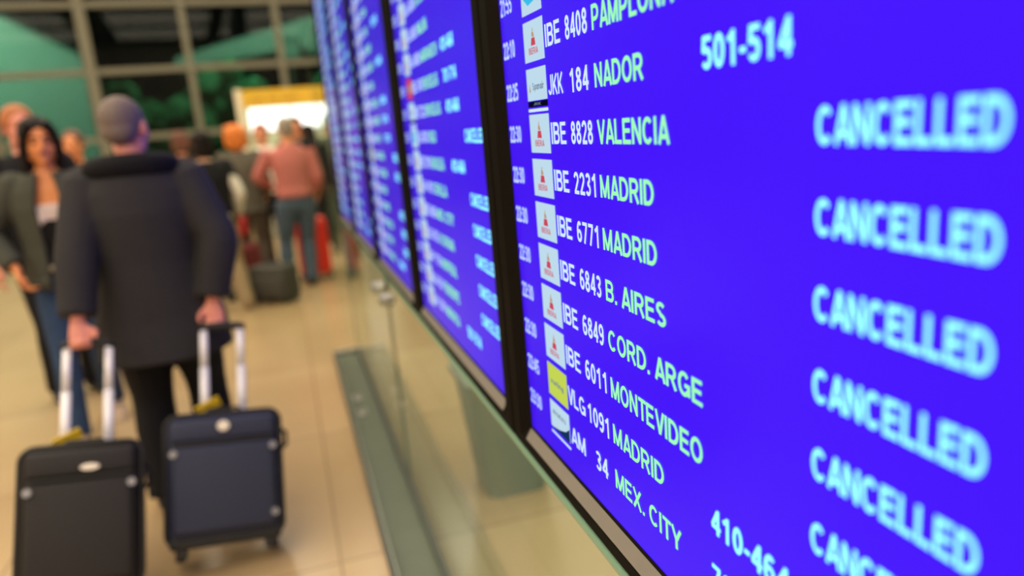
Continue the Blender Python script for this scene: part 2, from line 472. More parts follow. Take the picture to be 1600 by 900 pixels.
LOGO_MATS = [M_LW, M_LR, M_LY, M_LG, M_LK, M_LC, M_LYG, M_LN, M_TW]
def logo(bm, kind, yl, zc, fine=True):
    """an airline tile; yl = its left edge"""
    wd, hh = 0.079, 0.0265
    yr = yl - wd; ym = (yl + yr) / 2
    T = lambda s, a, b, z, h, m: put_text(bm, s, a, b, z, h, m, 0.0018) if fine else plate(bm, a, b, z - h / 2, z + h / 2, 0.0018, m)
    if kind == 'crown':
        plate(bm, yl, yr, zc - hh, zc + hh, 0.0008, 0)
        T('IBERIA', ym + .0185, ym - .0185, zc - .013, .009, 1)
        poly(bm, [(ym + .0092, zc - .006), (ym - .0092, zc - .006), (ym - .0069, zc + .004), (ym + .0062, zc + .004)], 0.0014, 1)
        poly(bm, [(ym + .0046, zc + .005), (ym - .0054, zc + .005), (ym - .0031, zc + .011), (ym + .0039, zc + .012)], 0.0014, 2)
        poly(bm, [(ym + .0023, zc + .0125), (ym - .0023, zc + .0125), (ym, zc + .018)], 0.0014, 2)
    elif kind == 'bar':
        plate(bm, yl, yr, zc - hh * .62, zc + hh, 0.0008, 0)
        T('Spanair', ym + .0139, ym - .0308, zc + .001, .012, 3)
        poly(bm, [(yl - .0100, zc - .006), (yl - .0169, zc - .004), (yl - .0139, zc + .006)], 0.0014, 2)
        plate(bm, yl, yr, zc - hh * .95, zc - hh * .66, 0.0008, 4)
        T('JKK', ym + .0154, ym - .0154, zc - hh * .80, .004, 3)
        plate(bm, yl, yr, zc - hh * 1.20, zc - hh * 1.04, 0.0008, 8)
    elif kind == 'cyan':
        plate(bm, yl, yr, zc - hh, zc + hh, 0.0008, 0)
        poly(bm, [(ym + .0308, zc - .004), (ym + .0115, zc - .016), (ym - .0154, zc - .012), (ym - .0277, zc + .008), (ym - .0077, zc + .018), (ym + .0154, zc + .012)], 0.0014, 5)
        poly(bm, [(ym + .0154, zc - .004), (ym - .0092, zc - .004), (ym - .0139, zc + .004), (ym + .0092, zc + .005)], 0.0016, 0)
    elif kind == 'yellow':
        plate(bm, yl, yr, zc - hh, zc + hh, 0.0008, 6)
        T('vueling', ym + .0262, ym - .0262, zc - .001, .012, 3)
    elif kind == 'orange':
        plate(bm, yl, yr, zc - hh, zc + hh, 0.0008, 1)
        plate(bm, yl - .0154, yr + .0154, zc - .01, zc + .01, 0.0014, 2)
    elif kind == 'wave':
        plate(bm, yl, yr, zc - hh * .7, zc + hh, 0.0008, 0)
        T('AEROMEXICO', ym + .0277, ym - .0277, zc + .010, .008, 3)
        poly(bm, [(yl, zc - hh * .7), (yr, zc - hh * .7), (yr, zc + .004), (yr + .0154, zc - .006), (ym, zc - .013), (yl - .0154, zc - .017)], 0.0014, 7)
        plate(bm, yl, yr, zc - hh * 1.10, zc - hh * .95, 0.0008, 8)

# ------------------------------------------------------------------ flight boards
PITCH, SW, ZB, ZT = 0.982, 0.842, 0.966, 2.47
Y1 = 0.266                                                    # near edge of the nearest screen
K0, KD = 1.0285, 0.0618
MON_LABELS = [
    'nearest and largest flight board, readable blue screen with MADRID and CANCELLED rows',
    'second flight board from the near end, blurred, its CANCELLED rows beside the black mullion',
    'third flight board from the near end, narrow blue screen between two black bars',
    'fourth flight board from the near end, blurred blue strip with pale bluish rows',
    'last flight board at the far end of the row, next to the yellow kiosk',
]
FIRST = {
    10: ('21:55', 'cyan', None, None, None, None, None),
    9: ('22:10', 'crown', 'IBE', '8408', ('PAMPLONA', .595), None, None),
    8: ('22:25', 'bar', 'JKK', '184', ('NADOR', .656), '501-514', None),
    7: ('22:30', 'crown', 'IBE', '8828', ('VALENCIA', .609), None, 'CANCELLED'),
    6: ('22:30', 'crown', 'IBE', '2231', ('MADRID', .644), None, 'CANCELLED'),
    5: ('22:30', 'crown', 'IBE', '6771', ('MADRID', .642), None, 'CANCELLED'),
    4: ('22:30', 'crown', 'IBE', '6843', ('B. AIRES', .628), None, 'CANCELLED'),
    3: ('22:30', 'crown', 'IBE', '6849', ('CORD. ARGE', .563), None, 'CANCELLED'),
    2: ('22:30', 'crown', 'IBE', '6011', ('MONTEVIDEO', .565), None, 'CANCELLED'),
    1: ('22:45', 'yellow', 'VLG', '1091', ('MADRID', .644), '410-464', None),
    0: ('23:30', 'wave', 'AM', '34', ('MEX. CITY', .610), '701-714', None),
}
CITY = ['BRUSELAS', 'LISBOA', 'BILBAO', 'SEVILLA', 'GRANADA', 'MADRID', 'MALAGA', 'VIGO', 'ROMA', 'PARIS', 'MILAN', 'ZURICH', 'PALMA', 'OVIEDO', 'LONDRES', 'A CORUNA']
SECOND_G = {10, 9, 8, 6, 0, 13}; SECOND_C = {7, 5, 4, 3, 2, 1, 12}
rnd = random.Random(3)

def row_parts(k, spec, off, scr, loc):
    """one board row: each block of characters is a mesh of its own on the screen"""
    z = K0 + KD * k; H = .0280
    tm, lg, fl, num, dest, gate, stat = spec
    def put(name, s, a, b, h, m):
        bm = bmesh.new(); put_text(bm, s, off + a, off + b, z, h, 0); build(name, bm, m, scr, off=loc)
    if tm: put('time_lettering', tm, 1.100, 1.047, .025, M_TW)
    if fl: put('airline_lettering', fl, *((.919, .867) if fl != 'VLG' else (.922, .859)), H, M_TW)
    if num: put('number_lettering', num, *{4: (.850, .784), 3: (.844, .788)}.get(len(num), (.831, .793)), H, M_TW)
    if dest: put('destination_lettering', dest[0], .771, dest[1], H, M_TG)
    if gate: put('gate_lettering', gate, .552, .438, .027, M_TC)
    if stat: put('status_lettering', stat, .413, .275, .027, M_TC)

for mi in range(5):
    yn = Y1 + PITCH * mi; yf = yn + SW; yn = yn if mi else .205; off = PITCH * mi
    loc = Vector((XS, (yn + yf) / 2, ZB))
    root = thing('flight_board', MON_LABELS[mi], 'departures screen', loc, 0, 'row of flight boards')
    yo0, yo1, zo0, zo1 = yn - .068, yf + .068, 0.922, ZT + .085
    # bezel: chamfered picture-frame profile, mitred at the corners
    def ring(x, m):
        return [Vector((x, yn - m[0], ZB - m[1])), Vector((x, yf + m[0], ZB - m[1])), Vector((x, yf + m[0], ZT + m[0])), Vector((x, yn - m[0], ZT + m[0]))]
    prof = [ring(XS + .004, (0, 0)), ring(XS - .001, (0, 0)), ring(XS - .012, (.024, .021)), ring(XS - .014, (.028, .024)),
            ring(XS - .014, (.062, .040)), ring(XS - .010, (.067, .045)), ring(XS + .05, (.067, .045))]
    bm = bmesh.new(); rv = [[bm.verts.new(p) for p in r] for r in prof]
    for a, b in zip(rv, rv[1:]):
        for q in range(4):
            bm.faces.new((a[q], a[(q + 1) % 4], b[(q + 1) % 4], b[q]))
    bm.normal_update()
    build('bezel', bm, M_BEZEL, root, off=loc)
    bm = bmesh.new(); box(bm, XS - .0135, XS - .0005, yn + .0, yf - .0, ZB - .021, ZB - .0005, 0)  # strip over the chamfer, the light it catches put into its colour
    for v in bm.verts:
        if v.co.z > ZB - .01: v.co.x = XS - .001 if v.co.x < XS - .005 else XS + .004
    build('painted_lit_strip', bm, M_SILL, root, off=loc)
    bm = bmesh.new(); box(bm, XS + .03, XS + .10, yo0 + .02, yo1 - .02, zo0 + .01, zo1 - .02, 0, .008); build('casing', bm, M_BEZEL, root, off=loc)
    bm = bmesh.new(); box(bm, XS, XS + .006, yn, yf, ZB, ZT); scr = build('screen', bm, M_BLUE, root, off=loc)
    top = 10 if mi == 0 else (14 if mi == 1 else 22)
    for k in range(top + 1):
        if mi == 0: spec = FIRST[k]
        else:
            c = CITY[(k * 5 + mi * 3) % len(CITY)]
            if mi == 1:
                c = {10: 'MARRAKECH', 9: 'BRUSELAS', 8: 'BRUSELAS', 7: 'VIGO', 6: 'BASILEA', 5: 'SEVILLA', 4: 'MEX. CITY', 3: 'A CORUNA', 2: 'MONTREAL', 1: 'TENERIFE', 0: 'MENORCA'}.get(k, c)
                g, s = k in SECOND_G, k in SECOND_C
            else:
                g = rnd.random() < .5; s = not g and rnd.random() < .5
            lg = 'crown'
            if mi == 1 and k == 9: lg = 'orange'
            elif rnd.random() < .2: lg = rnd.choice(['bar', 'yellow', 'cyan'])
            spec = ('%02d:%02d' % (21 - mi if k > 8 else 22 - mi, (55 - k * 5) % 60), lg, rnd.choice(['IBE', 'VLG', 'JKK']), str(rnd.randint(1011, 8899)),
                    (c, .773 - .0205 * len(c)), rnd.choice(['701-714', '501-514', '410-464']) if g else None, 'CANCELLED' if s else None)
        row_parts(k, spec, off, scr, loc)
        bm = bmesh.new(); logo(bm, spec[1], off + 1.004, K0 + KD * k, mi < 2)
        build('airline_logo', bm, LOGO_MATS, scr, off=loc)

# beam that carries the boards and closes the wall over the glass, up to the ceiling
bm = bmesh.new(); box(bm, XS + .101, XS + .26, 0.10, 5.10, 0.935, ZC); struct('wall_center', bm, pbr('dark_wall_panel', (0.03, 0.03, 0.03), 0.6, noise=0.1, nscale=4))

# glass balustrade under the boards, tall glass beyond them
GX = 0.331
def glass_panel(y0, y1, z1, label, GX=0.331):
    t = thing('glass_balustrade', label, 'glass', (GX + .006, (y0 + y1) / 2, 0.0), 0, 'glass panels under the flight boards')
    bm = bmesh.new(); box(bm, GX, GX + .012, y0 + .004, y1 - .004, 0.0, z1, 1)
    for f in bm.faces:
        if f.calc_center_median().x < GX + .001: f.material_index = 0
    build('pane', bm, [M_GLASS if z1 < 2 else M_GLASSTALL, M_GLASSBACK], t, off=t.location)
    bm = bmesh.new()
    box(bm, GX - .001, GX + .013, y0 + .004, y1 - .004, z1, z1 + .006)
    build('polished_edge', bm, M_GEDGE, t, off=t.location)
    bm = bmesh.new(); box(bm, GX - .001, GX + .013, y1 - .004, y1 - .002, 0.0, z1); build('edge_seal', bm, pbr('grey_green_seal', s2l(118, 128, 108), .5), t, off=t.location)
glass_panel(0.20, 2.898, 0.914, 'greenish clear glass panel standing under the nearest flight boards, before the seam')
glass_panel(2.902, 5.08, 0.914, 'greenish clear glass panel under the farther flight boards, past the seam')
glass_panel(5.12, 8.6, 2.45, 'tall reflecting glass panel beyond the last flight board, beside the person in pink', .442)
for cy, lab in ((2.90, 'small round steel fitting over the seam of the glass'), (3.155, 'small round steel fitting on the glass, just past the seam')):
    t = thing('glass_fitting', lab, 'fitting', (GX, cy, 0.816), 0, 'steel fittings on the glass')
    bm = bmesh.new(); disc(bm, (-.012, 0, 0), (1, 0, 0), .026, .024, 24); disc(bm, (.022, 0, 0), (1, 0, 0), .026, .02, 24); build('cap', bm, M_STEEL, t)
    bm = bmesh.new(); disc(bm, (-.026, 0, 0), (1, 0, 0), .012, .006, 12); build('bolt', bm, M_DARKSTEEL, t)

# floor channel that carries the glass
t = thing('floor_channel', 'long grey metal channel on the floor along the foot of the glass', 'channel', (0.25, 2.5, 0))
bm = bmesh.new(); box(bm, .172, .326, .2, 4.88, 0.0, .012, 0); build('base', bm, pbr('channel_pan', s2l(98, 108, 94), 0.35, 0.3, noise=0.15, nscale=8), t, off=t.location)
bm = bmesh.new(); box(bm, .152, .170, .2, 4.90, 0.0, .05, 0, .004); build('side_rail', bm, M_DARKSTEEL, t, off=t.location)
bm = bmesh.new(); box(bm, .1705, .176, .2, 4.90, 0.0, .046, 0); build('inner_rail', bm, pbr('pale_steel_edge', s2l(170, 176, 160), 0.35, 0.5), t, off=t.location)
bm = bmesh.new(); box(bm, .318, .334, .2, 4.90, 0.0, .05, 0, .004); build('side_rail', bm, M_DARKSTEEL, t, off=t.location)
bm = bmesh.new(); box(bm, .152, .334, 4.90, 4.915, 0.0, .05, 0, .003); build('end_cap', bm, M_STEEL, t, off=t.location)
for cy in (3.75, 4.0):
    bm = bmesh.new(); box(bm, .20, .25, cy - .04, cy + .04, 0.012, .03, 0, .006); disc(bm, (.225, cy, .034), (0, 0, 1), .014, .01, 12); build('bracket', bm, M_STEEL, t, off=t.location)

# waste bin behind the glass
t = thing('waste_bin', 'grey tapering waste bin standing behind the glass below the boards', 'bin', (0.735, 2.70, 0))
def taper(bm, z0, z1, a0, b0, a1, b1, r=.05, seg=6):
    rings = []
    for z, a, b in ((z0, a0, b0), (z1, a1, b1)):
        ring = []
        for cx, cy, s in ((1, 1, 0), (-1, 1, 90), (-1, -1, 180), (1, -1, 270)):
            for q in range(seg + 1):
                an = R(s + 90 * q / seg)
                ring.append(bm.verts.new((cx * (a - r) + r * math.cos(an), cy * (b - r) + r * math.sin(an), z)))
        rings.append(ring)
    n = len(rings[0])
    for i in range(n): bm.faces.new((rings[0][i], rings[0][(i + 1) % n], rings[1][(i + 1) % n], rings[1][i]))
    return rings
M_BIN = pbr('grey_green_plastic', (0.19, 0.27, 0.23), 0.5, noise=0.05, nscale=10)
bm = bmesh.new(); o_ = taper(bm, 0, .5, .125, .125, .175, .175); i_ = taper(bm, .02, .5, .115, .115, .165, .165)
n = len(o_[0])
bm.faces.new(list(reversed(o_[0]))); bm.faces.new(i_[0])
for i in range(n): bm.faces.new((o_[1][i], o_[1][(i + 1) % n], i_[1][(i + 1) % n], i_[1][i]))
build('bucket', bm, M_BIN, t)
bm = bmesh.new(); a_ = taper(bm, .485, .515, .188, .188, .190, .190); b_ = taper(bm, .485, .515, .165, .165, .165, .165)
for q in (0, 1):
    for i in range(n): bm.faces.new((a_[q][i], a_[q][(i + 1) % n], b_[q][(i + 1) % n], b_[q][i]))
build('rim', bm, M_BIN, t)

# ------------------------------------------------------------------ people
M_EYE = pbr('dark_eye', (0.02, 0.015, 0.012), 0.2)
def skin(name, col): return pbr(name, col, 0.5, noise=0.06, nscale=25, spec=0.4)
def cloth(name, col, rough=0.85, n=0.15, sc=45, bump=0.25): return pbr(name, col, rough, noise=n, nscale=sc, bump=bump, spec=0.25)

def ik(a, b, l1, l2, hint):
    a, b, hint = Vector(a), Vector(b), Vector(hint)
    d = b - a; L = min(d.length, (l1 + l2) * .999); dn = d.normalized(); b = a + dn * L
    x = (l1 * l1 - l2 * l2 + L * L) / (2 * L); hgt = math.sqrt(max(0, l1 * l1 - x * x))
    hp = hint - dn * hint.dot(dn)
    hp = hp.normalized() if hp.length > 1e-5 else Vector((0, -1, 0))
    return a + dn * x + hp * hgt, b

def hand(bm, wrist, d, palm, side, curl):
    """palm and five separate fingers; d = towards the fingers, palm = palm normal, side = +1 when the thumb lies along +(d x palm)"""
    d = Vector(d).normalized(); palm = Vector(palm); palm = (palm - d * palm.dot(d)).normalized(); lat = d.cross(palm) * side
    w = Vector(wrist)
    tube(bm, [w - d * .01, w + d * .025, w + d * .06, w + d * .092], [(.024, .019), (.034, .017), (.040, .015), (.038, .012)], lat, 14)
    for q, (off, ln) in enumerate(((.030, .074), (.0105, .084), (-.0095, .078), (-.028, .062))):
        p = w + d * .085 + lat * off; dirn = d.copy(); pts = [p - d * .02, p]
        ang = 0
        for sg, fr in enumerate((.45, .32, .23)):
            ang += curl * (0.75 if sg == 0 else 1.0)
            dirn = d * math.cos(ang) + palm * math.sin(ang)
            p = p + dirn * ln * fr; pts.append(p)
        tube(bm, pts, [.0095, .0098, .0092, .0085, .0066], lat, 8)
    p = w + d * .03 + lat * .03
    t1 = (lat * .75 + d * .65 + palm * .25).normalized(); t2 = (d * .8 + palm * (.3 + .5 * min(curl, 1.2)) + lat * .15 * (1 - curl)).normalized()
    tube(bm, [p - t1 * .025, p, p + t1 * .034, p + t1 * .034 + t2 * .028, p + t1 * .034 + t2 * .05], [.012, .0135, .0115, .0105, .007], palm, 8)

def limb_rings(bm, S, E, W, r, ref):
    S, E, W = Vector(S), Vector(E), Vector(W)
    L = lambda a, b, t: a.lerp(b, t)
    tube(bm, [S, L(S, E, .33), L(S, E, .7), L(S, E, .94), L(E, W, .08), L(E, W, .3), L(E, W, .65), W], r, ref, 14)

def person(label, loc, rotz, H, P):
    s = H / 1.75
    top = tag(None or bpy.data.objects.new('tmp', None), label, 'person')
    bpy.data.objects.remove(top)
    hw = P.get('build', 1.0)
    lean = P.get('lean', 0.0)                                  # forward shift of the shoulders
    sh = {1: Vector((.178 * hw, lean, 1.425)), -1: Vector((-.178 * hw, lean, 1.425))}
    hip = {1: Vector((.09 * hw, 0, .90)), -1: Vector((-.09 * hw, 0, .90))}
    ank = {1: Vector(P.get('rfoot', (.10, 0, .085))), -1: Vector(P.get('lfoot', (-.10, 0, .085)))}
    wr = {1: Vector(P.get('rhand', (.27, .05, .86))), -1: Vector(P.get('lhand', (-.27, .05, .86)))}
    ehint = {1: Vector(P.get('relbow', (.4, -1, 0))), -1: Vector(P.get('lelbow', (-.4, -1, 0)))}
    elb, kne = {}, {}
    for q in (1, -1):
        elb[q], wr[q] = ik(sh[q], wr[q], .29, .262, ehint[q])
        kne[q], ank[q] = ik(hip[q], ank[q], .425, .415, Vector((0.05 * q, 1, 0)))
    female = P.get('female', False)
    X = Vector((1, 0, 0))
    # --- body, one continuous skin
    bm = bmesh.new()
    def yl(z): return lean * max(0, min(1, (z - .95) / .48))
    tor = [(.84, .10, .08), (.90, .155, .105), (.97, .16, .11), (1.07, .132 if female else .14, .092), (1.18, .14, .10), (1.30, .16, .108), (1.39, .155, .092), (1.45, .10, .07), (1.49, .055, .055)]
    tube(bm, [(0, yl(z), z) for z, a, b in tor], [(a * hw, b * hw) for z, a, b in tor], X, 20)
    hc = Vector((0, lean + P.get('headfwd', .02), 1.632))
    tube(bm, [(0, lean - .005, 1.44), (0, lean, 1.50), hc + Vector((0, -.01, -.07))], [.062 * (.9 if female else 1), .056 * (.85 if female else 1), .056 * (.85 if female else 1)], X, 16)
    HM = Matrix.Translation(hc) @ Euler((R(P.get('nod', 0)), R(P.get('tilt', 0)), R(P.get('turn', 0))), 'XYZ').to_matrix().to_4x4()
    hb = bmesh.new()
    ball(hb, (0, -.012, .030), (.075, .095, .088)); ball(hb, (0, .020, -.035), (.058, .067, .077)); ball(hb, (0, .060, -.092), (.027, .022, .020))
    tube(hb, [(0, .082, .020), (0, .098, -.004), (0, .106, -.020), (0, .092, -.030)], [.007, .010, .014, .010], X, 10)
    ball(hb, (0, .066, .027), (.054, .024, .011))
    for q in (1, -1):
        ball(hb, (q * .031, .071, .004), .0135, seg=12); ball(hb, (q * .077, -.005, -.006), (.011, .021, .033)); ball(hb, (q * .040, .050, -.030), (.022, .026, .022))
        ball(hb, (q * .045, .005, -.07), (.02, .04, .025))
    ball(hb, (0, .079, -.050), (.023, .011, .006)); ball(hb, (0, .078, -.060), (.020, .011, .006))
    xform(hb, HM)
    tm = bpy.data.meshes.new('t'); hb.to_mesh(tm); hb.free(); bm.from_mesh(tm); bpy.data.meshes.remove(tm)
    ar = [.052, .047, .042, .038, .040, .039, .031, .025]
    lr = [.085, .080, .066, .055, .052, .058, .045, .038]
    k = .88 if female else 1.0
    for q in (1, -1):
        limb_rings(bm, sh[q], elb[q], wr[q], [r * k for r in ar], X)
        limb_rings(bm, hip[q], kne[q], ank[q], [r * hw for r in lr], X)
        fa = R(P.get('toe', 8)) * -q
        fd = Vector((math.sin(-fa), math.cos(fa), 0)); pit = P.get('rpitch' if q == 1 else 'lpitch', 0)
        fd = (fd * math.cos(R(pit)) + Vector((0, 0, math.sin(R(pit))))).normalized()
        a = ank[q]
        upv = Vector((1, 0, 0)).cross(fd)
        tube(bm, [a - fd * .05 - upv * .045, a + fd * .03 - upv * .04, a + fd * .12 - upv * .055, a + fd * .17 - upv * .06], [.03, .035, .03, .018], X, 10)
        gd = (wr[q] - elb[q]).normalized()
        hd = Vector(P.get('rhd' if q == 1 else 'lhd', gd)); pn = Vector(P.get('rpalm' if q == 1 else 'lpalm', (-q, 0.1, 0)))
        tside = P.get('rthumb' if q == 1 else 'lthumb')
        lat = hd.normalized().cross((pn - hd.normalized() * pn.dot(hd.normalized())).normalized())
        want = Vector(tside) if tside else Vector((0, 1, 0))
        sd = 1 if lat.dot(want) >= 0 else -1
        hand(bm, wr[q], hd, pn, sd, P.get('rcurl' if q == 1 else 'lcurl', .35))
    HMi = HM.inverted()
    def paint(c):
        p = HMi @ (c / s)
        if abs(p.z) < .13 and p.y > .05 and abs(p.x) < .07:
            for q in (1, -1):
                if (Vector((p.x, p.z)) - Vector((q * .031, .004))).length < .0095 and p.y > .068: return 1
                if abs(p.z - .030) < .006 and .012 < q * p.x < .054 and p.y > .055: return 2
            if abs(p.z + .055) < .011 and abs(p.x) < .024 and p.y > .074: return 3
        return 0
    xform(bm, Matrix.Scale(s, 4))
    hair_m = P['hair']
    body = remeshed('person', bm, P.get('vox', .0075), 2, [P['skin'], M_EYE, hair_m, P.get('lip', pbr('lip', (.45, .14, .12), .4))], None, paint)
    body.location = loc; body.rotation_euler = (0, 0, rotz)
    tag(body, label, 'person')
    if P.get('group'): body['group'] = P['group']
    S4 = Matrix.Scale(s, 4)
    v2 = P.get('vox', .0075) * 1.25
    def fin(name, b, mat, vox=v2, it=4):
        xform(b, S4); return remeshed(name, b, vox, it, mat, body)
    # --- hair
    b = bmesh.new(); st = P.get('style', 'short')
    if st == 'cropped':
        ball(b, (0, -.022, .037), (.081, .095, .090)); ball(b, (0, -.055, -.01), (.070, .058, .055))
    elif st == 'short':
        ball(b, (0, -.024, .044), (.086, .098, .092)); ball(b, (0, -.05, -.005), (.076, .065, .07))
        for q in (1, -1): ball(b, (q * .074, .005, .02), (.012, .03, .03))
    elif st == 'puff':
        ball(b, (0, -.035, .035), (.118, .112, .108)); ball(b, (0, -.06, -.06), (.115, .075, .085))
        for q in (1, -1): ball(b, (q * .085, -.02, -.03), (.04, .06, .08))
        for q in range(26):
            an = q * 2.4; zz = -.08 + .19 * (q / 26); cr = math.cos((zz - .01) / .14); ball(b, (.10 * cr * math.cos(an), -.045 + .085 * cr * min(.4, math.sin(an)), zz), .03, seg=8)
    elif st == 'long':
        ball(b, (0, -.026, .045), (.090, .100, .094))
        tube(b, [(0, -.045, .06), (0, -.07, -.03), (0, -.075, -.13), (0, -.07, -.20)], [(.08, .05), (.095, .05), (.10, .04), (.07, .025)], X, 16)
        for q in (1, -1):
            tube(b, [(q * .03, .058, .105), (q * .066, .045, .06), (q * .082, .03, -.01), (q * .085, .022, -.09), (q * .08, .02, -.17), (q * .07, .02, -.21)], [(.028, .03), (.020, .038), (.017, .035), (.020, .035), (.020, .03), (.01, .015)], X, 10)
    elif st == 'bob':
        ball(b, (0, -.026, .045), (.092, .100, .094)); ball(b, (0, -.05, -.04), (.095, .065, .09))
        for q in (1, -1): tube(b, [(q * .055, .05, .085), (q * .082, .03, .02), (q * .085, .015, -.08)], [(.022, .035), (.018, .04), (.015, .03)], X, 10)
    xform(b, HM); fin('hair', b, hair_m, .007, 2)
    # --- trousers
    if P.get('trousers'):
        b = bmesh.new(); g = P.get('trouser_fit', 1.0)
        tube(b, [(0, 0, .80), (0, 0, .87), (0, 0, .95), (0, yl(1.0), 1.01)], [(.12 * hw, .10), (.172 * hw, .122), (.172 * hw, .122), (.155 * hw, .112)], X, 20)
        for q in (1, -1):
            e = ank[q] + (ank[q] - kne[q]).normalized() * .02
            limb_rings(b, hip[q] + Vector((0, 0, .0)), kne[q], e, [r * g * hw for r in (.102, .098, .085, .074, .072, .074, .066, .064)], X)
        fin('trousers', b, P['trousers'])
    if P.get('belt'):
        b = bmesh.new(); tube(b, [(0, yl(.98), .965), (0, yl(1.0), .995)], [(.186 * hw, .136), (.182 * hw, .134)], X, 24); xform(b, S4); build('belt', b, P['belt'], body, True)
    # --- shoes
    for q in (1, -1):
        b = bmesh.new(); fa = R(P.get('toe', 8)) * -q
        fd = Vector((math.sin(-fa), math.cos(fa), 0)); pit = P.get('rpitch' if q == 1 else 'lpitch', 0)
        fd = (fd * math.cos(R(pit)) + Vector((0, 0, math.sin(R(pit))))).normalized(); upv = Vector((1, 0, 0)).cross(fd); a = ank[q]
        tube(b, [a - fd * .078 - upv * .045, a - fd * .05 - upv * .040, a + fd * .03 - upv * .042, a + fd * .11 - upv * .054, a + fd * .17 - upv * .060, a + fd * .195 - upv * .064],
             [(.028, .030), (.037, .043), (.042, .041), (.046, .030), (.038, .024), (.018, .016)], X, 14)
        tube(b, [a - upv * .06, a + upv * .015], [.046, .044], X, 14)
        fin('shoe', b, P.get('shoe', M_BLACKCLOTH), .009, 2)
    # --- upper clothing
    def sleeves(b, extra, cut=1.0):
        for q in (1, -1):
            e = elb[q].lerp(wr[q], cut); mid = elb[q]
            if cut < 0: e = sh[q].lerp(elb[q], -cut); mid = sh[q].lerp(elb[q], -cut * .5)
            limb_rings(b, sh[q] + Vector((-.01 * q, 0, 0)), mid, e, [r * k + extra for r in (.060, .056, .050, .047, .048, .046, .040, .037)], X)
    if P.get('shirt'):
        g = P.get('shirt_extra', .012); hem = P.get('shirt_hem', .93)
        b = bmesh.new(); prof = [(hem, .162, .118), (1.0, .158, .118), (1.07, .146, .105), (1.18, .15, .112), (1.30, .168, .116), (1.39, .165, .10), (1.45, .115, .078), (1.485, .07, .065)]
        tube(b, [(0, yl(z), z) for z, a, c in prof], [(a * hw + g, c * hw + g) for z, a, c in prof], X, 22)
        if female:
            for q in (1, -1): ball(b, (q * .075, .095 + lean * .8, 1.26), (.065, .05, .06))
        if P.get('shirt_sleeves', True): sleeves(b, g * .8, P.get('shirt_cut', .96))
        fin(P.get('shirt_name', 'shirt'), b, P['shirt'])
    for nm, mt, z0, z1, ex in P.get('layers', ()):
        prof = [(.93, .162, .118), (1.0, .158, .118), (1.07, .146, .105), (1.18, .15, .112), (1.30, .168, .116), (1.39, .165, .10), (1.45, .115, .078)]
        def at(z):
            for (za, aa, ca), (zb, ab, cb) in zip(prof, prof[1:]):
                if za <= z <= zb:
                    f = (z - za) / (zb - za); return aa + (ab - aa) * f, ca + (cb - ca) * f
            return prof[-1][1:]
        zs = [z0 + (z1 - z0) * q / 8 for q in range(9)]
        b = bmesh.new(); tube(b, [(0, yl(z), z) for z in zs], [(at(z)[0] * hw + ex, at(z)[1] * hw + ex) for z in zs], X, 22)
        if female:
            for q in (1, -1):
                if z1 > 1.25 > z0: ball(b, (q * .07, .075 + lean * .8, 1.24), (.065, .045 + ex, .06))
        fin(nm, b, mt)
    if P.get('coat'):
        g = P.get('coat_extra', .03); hem = P.get('coat_hem', .70); fl = P.get('flare', .02)
        prof = [(hem, .18 + fl, .135 + fl), (.86, .182 + fl * .6, .135), (1.0, .168, .125), (1.10, .158, .118), (1.2, .166, .122), (1.30, .178, .124), (1.385, .176, .108), (1.44, .135, .09), (1.48, .085, .075)]
        b = bmesh.new()
        if P.get('open'):
            # open-fronted shell: a C-shaped section swept down the body
            th = .022; rings = []
            for z, a, c in prof:
                a2, c2 = a * hw + g, c * hw + g
                gap = P['open'] * (1.0 if z < 1.35 else .75)
                angs = [PI / 2 + gap + (2 * PI - 2 * gap) * q / 30 for q in range(31)]
                o1 = [(a2 * math.cos(t_), c2 * math.sin(t_)) for t_ in angs]; o2 = [((a2 - th) * math.cos(t_), (c2 - th) * math.sin(t_)) for t_ in reversed(angs)]
                rings.append([b.verts.new((x, y + yl(z), z)) for x, y in o1 + o2])
            m_ = len(rings[0])
            for r0, r1 in zip(rings, rings[1:]):
                for q in range(m_): b.faces.new((r0[q], r0[(q + 1) % m_], r1[(q + 1) % m_], r1[q]))
            b.faces.new(rings[0]); b.faces.new(list(reversed(rings[-1])))
        else:
            tube(b, [(0, yl(z), z) for z, a, c in prof], [(a * hw + g, c * hw + g) for z, a, c in prof], X, 26)
        sleeves(b, g * .75, P.get('coat_cut', .95))
        for q in (1, -1): ball(b, sh[q] + Vector((-.005 * q, 0, 0)), (.062 + g * .45, .060 + g * .45, .058 + g * .35))
        fin(P.get('coat_name', 'coat'), b, P['coat'])
    if P.get('collar'):
        rx, ry, rr, z = P.get('collar_size', (.085, .075, .03, 1.485))
        b = bmesh.new(); n_ = 24
        tube(b, [(rx * math.cos(t_), lean + ry * math.sin(t_) - .005, z - .012 * math.sin(t_)) for t_ in (2 * PI * q / n_ for q in range(n_))], rr, (0, 0, 1), 10, closed=True)
        xform(b, S4); remeshed(P.get('collar_name', 'collar'), b, .009, 2, P['collar'], body)
    return body

